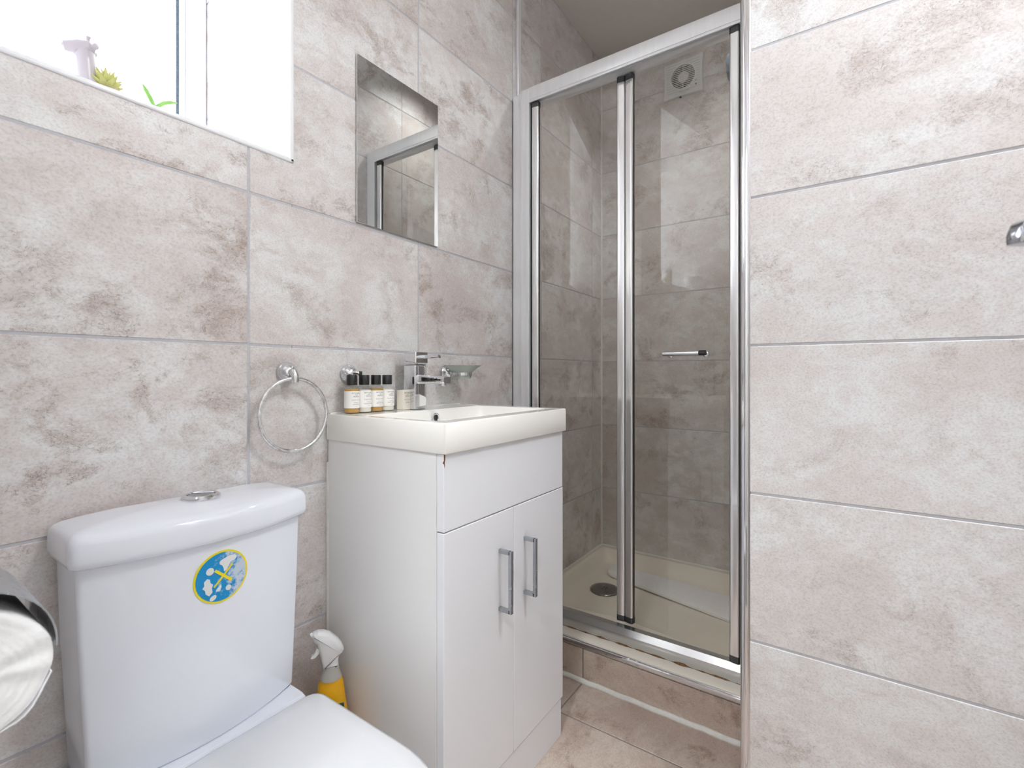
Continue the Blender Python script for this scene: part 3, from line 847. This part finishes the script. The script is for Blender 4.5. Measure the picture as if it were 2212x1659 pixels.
# local y must face the room: build panes from A to B so that ey points to -X
panel((HX, HY + .0005), (XD, .918), 'folding_panel')
pB, put = panel((XD, .2405), (HX, HY - .0015), 'folding_panel')
# towel-bar handle on the right-hand panel
bm = BM(); hz = 1.035
tube(bm, [(.098, .040, hz), (.205, .040, hz)], .0072, 18); 
put('handle_bar', bm, CHROME, smooth=40, label='horizontal chrome pull bar')
bm = BM(); tube(bm, [(.080, .040, hz), (.0985, .040, hz)], .0074, 18); put('bar_end', bm, BLACKP, smooth=40, label='dark end of the pull bar')
for xx in (.092, .198):
    bm = BM(); tube(bm, [(xx, .002, hz - .002), (xx, .040, hz - .002)], .0042, 12)
    lathe(bm, [(.0095, .0025), (.0095, .006), (.007, .008)], (xx, 0, hz - .002), 'Y', 20)
    put('standoff', bm, CHROME, smooth=40)
bm = BM(); box(bm, HX - .002, HX + .005, HY - .0016, HY + .0010, .178, 1.936); wobj('hinge_seal', bm, GASKET, E_)
bm = BM(); box(bm, XD - .004, XD + .006, .2373, .2402, .178, 1.936); wobj('jamb_gap_seal', bm, GASKET, E_)
bm = BM(); box(bm, XD - .008, XD + .010, .9185, .9222, .178, 1.936); wobj('post_gap_seal', bm, GASKET, E_)

# bath mat: folded towelling with a woven grid
bm = BM()
MN, MM = 60, 14
c0, c1, d0, d1 = Vector((2.115, .905, 0)), Vector((2.065, .26, 0)), Vector((2.000, .880, 0)), Vector((1.845, .24, 0))
def matpt(s, t):
    p = c0.lerp(c1, s).lerp(d0.lerp(d1, s), t)
    if s < .06:   # rounded folded end
        f = 1 - math.sqrt(max(0, 1 - ((.06 - s) / .06) ** 2)); p = p.lerp(c0.lerp(c1, s).lerp(d0.lerp(d1, s), .5), f * .75)
    h = .0905 + .010 * (1 - abs(2 * t - 1) ** 4) * min(1, .3 + s * 12)
    gs, gt = (s * 26) % 1, (t * 5) % 1
    if min(gs, 1 - gs) < .09 or min(gt, 1 - gt) < .09: h -= .0016
    return Vector((p.x, p.y, h))
MN, MM = 156, 40
grid = [[bm.verts.new(matpt(i / MN, j / MM)) for j in range(MM + 1)] for i in range(MN + 1)]
for i in range(MN):
    for j in range(MM): bm.faces.new((grid[i][j], grid[i + 1][j], grid[i + 1][j + 1], grid[i][j + 1]))
ed = [grid[i][0] for i in range(MN + 1)] + [grid[MN][j] for j in range(1, MM + 1)] + [grid[i][MM] for i in range(MN - 1, -1, -1)] + [grid[0][j] for j in range(MM - 1, 0, -1)]
lo = [bm.verts.new((v.co.x, v.co.y, .0805)) for v in ed]
for i in range(len(ed)): j = (i + 1) % len(ed); bm.faces.new((ed[i], ed[j], lo[j], lo[i]))
bm.faces.new(lo)
bmesh.ops.recalc_face_normals(bm, faces=bm.faces[:])
tag(obj('bath_mat', bm, TOWEL, smooth=50), 'folded white towelling bath mat lying in the shower tray', 'bath mat')

# extractor fan (local frame faces -Y, then turned to face -X)
F_ = empty('extractor_fan', (XB - .0005, .601, 2.302), -PI / 2); tag(F_, 'square white extractor fan high on the shower wall', 'fan')
def concave(hw, hz_, dip, n=10):
    pts = []
    cs = [(-hw, -hz_), (hw, -hz_), (hw, hz_), (-hw, hz_)]
    for i in range(4):
        a, b = Vector(cs[i]), Vector(cs[(i + 1) % 4]); m = (a + b) / 2
        for j in range(n):
            t = j / n; p = a.lerp(b, t); p -= m.normalized() * dip * 4 * t * (1 - t); pts.append((p.x, p.y))
    return pts
R_ = .052; ccz = .004
bm = BM()
outp = concave(.0865, .083, .004)
k = len(outp)
def circ_pts(r, n): 
    res = []
    for i in range(n):
        p = outp[i]; a = math.atan2(p[1] - ccz, p[0]); res.append((r * math.cos(a), ccz + r * math.sin(a)))
    return res
rs = [[Vector((x, 0, z)) for x, z in outp], [Vector((x, -.011, z)) for x, z in outp], [Vector((x, -.0125, z)) for x, z in poly_inset(outp, .0015)],
      [Vector((x, -.0125, z)) for x, z in circ_pts(R_, k)], [Vector((x, -.002, z)) for x, z in circ_pts(R_, k)]]
rings(bm, rs); obj('cover_plate', bm, FANM, F_, smooth=25)
bm = BM(); lathe(bm, [(R_ - .001, -.0022), (R_ - .001, -.003)], (0, 0, ccz), 'Y', 40); obj('fan_cavity', bm, DARKH, F_)
bm = BM(); lathe(bm, [(.024, -.003), (.024, -.007), (.018, -.010)], (0, 0, ccz), 'Y', 28); obj('motor_hub', bm, FANM, F_, smooth=40)
for i in range(13):
    zz = -R_ + (i + .5) * 2 * R_ / 13; hw = math.sqrt(max(1e-6, R_ ** 2 - zz ** 2)) + .001
    bm = BM(); box(bm, -hw, hw, -.0122, -.0085, -.0014, .0014, M=Matrix.Translation((0, 0, ccz + zz)) @ Matrix.Rotation(.3, 4, 'X')); obj('slat', bm, FANM, F_)
bm = BM(); box(bm, -.0012, .0012, -.0115, -.0098, ccz - R_, ccz + R_); obj('spine', bm, FANM, F_)
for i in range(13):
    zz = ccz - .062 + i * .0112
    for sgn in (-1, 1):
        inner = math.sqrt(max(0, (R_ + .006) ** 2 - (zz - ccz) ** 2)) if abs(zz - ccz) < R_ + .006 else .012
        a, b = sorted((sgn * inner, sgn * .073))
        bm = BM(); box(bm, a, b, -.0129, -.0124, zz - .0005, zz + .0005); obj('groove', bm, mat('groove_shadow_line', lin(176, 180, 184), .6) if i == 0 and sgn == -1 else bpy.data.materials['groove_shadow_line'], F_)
bm = text_bm('Vent-Axia', .0095, Matrix.Translation((.006, -.0129, -.0615))); obj('lettering', bm, mat('blue_ink', lin(60, 110, 150), .5), F_)
bm = text_bm('lo-carbon', .0055, Matrix.Translation((.004, -.0129, -.070))); obj('small_print', bm, bpy.data.materials['blue_ink'], F_)
bm = BM(); box(bm, .052, .060, -.0131, -.0125, -.032, -.0295); box(bm, .053, .059, -.0131, -.0125, -.052, -.044); obj('status_mark', bm, INKG, F_)
bm = BM(); box(bm, -.016, -.008, -.010, -.003, -.085, -.081); obj('cord_tab', bm, DARKH, F_)

# hand shower hanging on the nib wall
H_ = empty('hand_shower', (1.9, .30, 2.07)); tag(H_, 'grey hand shower half hidden behind the right door stile', 'shower head')
NAVY = mat('slate_plastic', lin(92, 106, 120), .3)
Mh = Matrix.Rotation(math.radians(-14), 4, 'X') 
bm = BM()
pr = [(.004, .030), (.022, .027), (.040, .020), (.052, .008), (.055, -.004), (.050, -.010), (.02, -.011)]
lathe(bm, pr, axis='Y', n=40); bm.transform(Matrix.Diagonal((1, .75, 1.35, 1))); bm.transform(Matrix.Translation((0, .035, 0)) @ Mh)
obj('head', bm, NAVY, H_, smooth=60)
bm = BM(); lathe(bm, [(.003, .0285), (.030, .0245), (.036, .019), (.030, .018)], axis='Y', n=32); bm.transform(Matrix.Diagonal((1, .8, 1.0, 1))); bm.transform(Matrix.Translation((0, .037, -.018)) @ Mh)
obj('face_plate', bm, CHROME, H_, smooth=60)
bm = BM(); tube(bm, [(0, .02, -.05), (0, .0, -.10), (0, -.02, -.16), (0, -.03, -.20)], [.016, .013, .012, .010], 16); obj('handle', bm, NAVY, H_, smooth=60)
bm = BM(); tube(bm, [(0, -.1245, -.09), (0, -.02, -.10)], .011, 16); lathe(bm, [(.028, -.1245), (.028, -.118), (.02, -.112)], (0, 0, -.09), 'Y', 28); obj('wall_bracket', bm, CHROME, H_, smooth=40)
bm = BM()
hp = []
for i in range(220):
    t = i / 219
    hp.append((0, -.03 + .105 * math.sin(PI * t) - .075 * t, -.20 - .98 * math.sin(PI * min(1, t * .98)) ** .9 if False else -.20 - 1.02 * (t if t < .7 else .7 - (t - .7) * .55)))
tube(bm, hp, [.0062 + .0012 * (i % 2) for i in range(220)], 10); obj('hose', bm, CHROMED, H_, label='ribbed chrome hose')

# ------------------------------------------------------------------ toilet roll holder on the left wall
RH = empty('toilet_roll_holder', (0.0005, .58, .80)); tag(RH, 'chrome toilet roll holder with curved lid at the left edge', 'toilet roll holder')
rx, rz_, ry0, ry1, rr_ = .060, .756, .537, .637, .050
bm = BM()
lathe(bm, [(.020, 0), (.020, .004), (.012, .008)], (0, .015, -.002), 'X', 24); tube(bm, [(.006, .015, -.002), (.02, .015, -.002)], .008, 14); obj('mount', bm, CHROME, RH, smooth=40)
bm = BM(); a = []; n = 26
for i in range(n + 1):
    th = math.radians(195 - (195 + 4) * i / n)
    a.append((rx + (rr_ + .0032) * math.cos(th), rz_ - .002 + (rr_ + .0062) * math.sin(th)))
b_ = [(x + (rx - x) * .022, z + (rz_ - z) * .022) for x, z in a]
poly = a + list(reversed(b_))
rings(bm, [[Vector((x, y, z)) for x, z in poly] for y in (ry0 + .001, ry1 + .006)])
o = wobj('lid', bm, GREYM, RH, smooth=50, label='curved chrome lid over the roll')
bm = BM(); tube(bm, [(.012, ry1 + .010, .80), (rx - .02, ry1 + .010, .79), (rx, ry1 + .010, rz_ + .01), (rx, ry1 + .008, rz_), (rx, ry1 - .005, rz_), (rx, ry0 + .002, rz_)], .004, 12)
wobj('arm', bm, CHROME, RH, smooth=40)
TR = empty('toilet_roll', (rx, ry0, rz_ - .0115)); tag(TR, 'white toilet roll hanging in the chrome holder', 'toilet roll')
def roll(root, R=.050, w=.10, core=.0165, axis='Y', crinkle=True, turns=7):
    bm = BM(); n = 72
    rs = []
    def rg(r, h, wob=0):
        out = []
        for j in range(n):
            a = 2 * PI * j / n; q = r * (1 + wob * (.012 * math.sin(3 * a + 1) + .006 * math.sin(7 * a)))
            hh = h + (wob * .0013 * math.sin(8 * a + 1.6 * math.sin(3 * a)) * min(1, r / .03) if crinkle else 0)
            p = (q * math.cos(a), q * math.sin(a))
            out.append(Vector((p[0], hh, p[1])) if axis == 'Y' else Vector((p[0], p[1], hh)))
        return out
    rs.append(rg(core, w)); rs.append(rg(R * .98, w, .5)); rs.append(rg(R, w - .002, 1)); rs.append(rg(R, .002, 1)); rs.append(rg(R * .985, 0, 1))
    m_ = 14
    for i in range(1, m_):
        f = i / m_; r = R * .985 + (core - R * .985) * f
        rs.append(rg(r, .0006 * math.sin(i * 2.4) * (1 if crinkle else .3) - .0008, .8))
    rs.append(rg(core, 0.0))
    rings(bm, rs, closed=True)
    obj('paper', bm, PAPER, root, smooth=60)
    bm = BM(); rs = []
    for r, h in ((core, .001), (core - .001, .001), (core - .001, w - .001), (core, w - .001)): rs.append(rg(r, h))
    rings(bm, rs, closed=True); obj('cardboard_core', bm, CARD, root, smooth=40)
roll(TR, core=.0165)
# loose crumpled end of the paper hanging in front of the roll's lower side
bm = BM(); rs = []
for i in range(10):
    t = i / 9; th = math.radians(-15 - 62 * t)
    R = .0501 + .0012 * t
    rs.append([Vector((R * math.cos(th), yy, R * math.sin(th) + .002 * math.sin(9 * t + yy * 90))) for yy in (-.001, .025, .05, .075, .099)] +
              [Vector(((R + .0009) * math.cos(th), yy, (R + .0009) * math.sin(th) + .002 * math.sin(9 * t + yy * 90))) for yy in (.099, .075, .05, .025, -.001)])
rings(bm, rs); obj('loose_sheet', bm, PAPER, TR, smooth=40)

# ------------------------------------------------------------------ window sill things
SR = empty('spare_toilet_roll', (.066, 1.092, SILL + .0005)); tag(SR, 'spare toilet roll standing upright on the window sill', 'toilet roll')
roll(SR, .054, .108, .018, 'Z', False)
G = empty('giraffe_planter', (.276, 1.13, SILL + .0006)); tag(G, 'white ceramic giraffe figurine planter with a yellow-green succulent on the sill', 'planter')
G.rotation_euler = (0, 0, math.radians(-10))
bm = BM()
tube(bm, [(.004, 0, .02), (.002, 0, .045), (0, 0, .07), (-.001, 0, .095), (-.003, 0, .112), (-.005, 0, .122)], [.022, .0165, .0150, .0142, .0145, .010], 18)
tube(bm, [(.012, 0, .1195), (.002, 0, .1215), (-.010, 0, .1185), (-.022, 0, .1150), (-.031, 0, .1125), (-.0345, 0, .112)], [.008, .0150, .0145, .0110, .0085, .004], 18)
for s in (-1, 1):
    tube(bm, [(.001, s * .005, .128), (.002, s * .006, .137), (.002, s * .006, .1405)], [.003, .0028, .0042], 10)
    tube(bm, [(.006, s * .009, .124), (.012, s * .016, .123), (.014, s * .019, .120)], [.004, .006, .002], 10)
obj('giraffe_neck', bm, GIRAF, G, smooth=True)
bm = BM()
lathe(bm, [(.018, 0), (.026, .006), (.032, .022), (.031, .040), (.027, .052), (.025, .054), (.023, .052), (.023, .043), (.010, .042)], (.034, 0, 0), n=36)
obj('pot_body', bm, GIRAF, G, smooth=60)
random.seed(5)
for ring_, (cnt, tilt, ln) in enumerate(((10, 1.2, .027), (9, .85, .030), (7, .5, .033), (4, .18, .034))):
    for i in range(cnt):
        az = 2 * PI * i / cnt + ring_ * .5
        bm = BM(); d = Vector((math.sin(tilt) * math.cos(az), math.sin(tilt) * math.sin(az), math.cos(tilt)))
        p0 = Vector((.027, 0, .060)) + d * .002
        tube(bm, [p0, p0 + d * ln * .35, p0 + d * ln * .7, p0 + d * ln * 1.0 + Vector((0, 0, .001))], [.0024, .0056, .0044, .0005], 8, flat=.6)
        obj('succulent_leaf', bm, SUCC, G, smooth=True)
PL = empty('potted_plant', (.385, 1.13, SILL + .0006)); tag(PL, 'small potted plant with two long bright green leaves on the sill', 'plant')
bm = BM(); lathe(bm, [(.015, 0), (.017, .002), (.021, .045), (.022, .050), (.0195, .050), (.018, .042), (.006, .041)], n=30); obj('pot', bm, GIRAF, PL, smooth=50)
for pts, rd in (([(-.003, 0, .042), (-.006, 0, .066), (-.012, 0, .078), (-.019, 0, .090), (-.024, 0, .099)], [.003, .0038, .0045, .0042, .0015]),
                ([(.0, 0, .042), (.000, -.001, .066), (.010, -.002, .077), (.022, -.003, .084), (.033, -.004, .087)], [.003, .0042, .0040, .0036, .001]),
                ([(.0, .004, .042), (.004, .012, .055), (.002, .02, .062)], [.003, .004, .001])):
    bm = BM(); tube(bm, pts, [q * 1.05 for q in rd], 12, flat=.9); obj('leaf', bm, GREEN, PL, smooth=True)

# white waste pipe in the corner behind the toilet, seen only reflected in the shower glass
bm = BM(); pp = [(.026, .955, 0.0), (.026, .955, 1.16), (.026, .950, 1.19), (.026, .938, 1.21), (.026, .925, 1.218), (.026, .90, 1.22), (.026, .86, 1.22)]
tube(bm, pp, .0215, 20)
wp = tag(obj('waste_pipe', bm, PIPEM, smooth=50), 'white plastic pipe with an elbow, reflected in the shower glass', 'pipe')
bm = BM(); lathe(bm, [(.025, 1.12), (.025, 1.165)], (.026, .955, 0), n=24); obj('socket', bm, PIPEM, wp, smooth=40)
bm = BM(); tube(bm, [(.026, .86, 1.22), (.026, .80, 1.22)], .025, 20); obj('end_socket', bm, PIPEM, wp, smooth=40)

# door leaf standing open behind the camera's right shoulder, only its lever shows
bm = BM(); box(bm, .012, .565, -.186, -.150, .008, 1.965, .001)
D1 = struct(obj('door_1', bm, DOORP), 'white door leaf standing open beside the camera')
bm = BM()
lathe(bm, [(.024, 0), (.024, .006), (.012, .009)], (.505, -.150, 1.088), 'Y', 28)
rr = []
d_ = Vector((-math.sin(TH), math.cos(TH), 0)); q0 = Vector((.531, -.150, 1.070))
pr_ = fillet([(-.010, 0), (.010, 0), (.010, .010), (.006, .018), (-.006, .018), (-.010, .010)], .002, 3)
for t_, sc_ in ((0, 1), (.048, 1), (.054, .96), (.058, .84), (.0605, .6), (.0615, .25)):
    rr.append([q0 + d_ * t_ + Vector((math.cos(TH), math.sin(TH), 0)) * (u_ * sc_) + Z * (v_ * (sc_ if v_ > .004 else 1)) for u_, v_ in pr_])
rings(bm, rr)
obj('door_handle', bm, mat('smoked_chrome', (.42, .43, .47), .12, 1), D1, smooth=50, label='chrome lever handle')
bm = BM()
box(bm, -.1, .004, .488, .5, 0, 1.98); box(bm, -.1, .004, -.13, -.118, 0, 1.98); box(bm, -.1, .004, -.118, .488, 1.968, 1.98)
struct(obj('trim_11', bm, DOORP), 'white door lining')

# invented fill lights, added out of view to brighten the room
def fill_light(loc, r, power, label):
    t = empty('ceiling_light', loc); tag(t, label, 'lamp')
    bm = BM(); lathe(bm, [(r, 0), (r + .006, -.004), (r + .006, -.022), (r, -.026), (r - .006, -.024)], n=40); obj('base_ring', bm, CHROME, t, smooth=40)
    m = bpy.data.materials.get('lamp_diffuser_%g' % power) or mat('lamp_diffuser_%g' % power, (.9, .9, .9), .4)
    b = m.node_tree.nodes['Principled BSDF']; b.inputs['Emission Color'].default_value = (.95, .975, 1, 1); b.inputs['Emission Strength'].default_value = power
    bm = BM(); lathe(bm, [(r - .007, -.020), (r - .012, -.034), (r * .75, -.048), (r * .4, -.055), (.004, -.057)], n=40); obj('diffuser', bm, m, t, smooth=60)
fill_light((.80, -.50, HC - .0005), .15, 22, 'round white ceiling light above the doorway end of the room')  # added room fill, its source unseen
# invented spot, added out of view to brighten the shower walls and tray
dl = empty('recessed_downlight', (1.72, .42, HS - .0005)); tag(dl, 'small recessed chrome downlight in the shower ceiling', 'lamp')
bm = BM(); lathe(bm, [(.042, 0), (.044, -.003), (.034, -.005), (.030, 0)], n=36); obj('bezel', bm, CHROME, dl, smooth=40)
sp_ = bpy.data.lights.new('downlight', 'SPOT'); sp_.energy = 5.8; sp_.spot_size = math.radians(125); sp_.spot_blend = 1; sp_.shadow_soft_size = .028; sp_.color = (1, .985, .96)
so = bpy.data.objects.new('downlight', sp_); COL.objects.link(so); so.location = (1.72, .42, HS - .012); so.parent = None
fill_light((-.65, .15, HC - .0005), .15, 38, 'round white ceiling light in the hallway')  # added hallway fill, shines in through the doorway
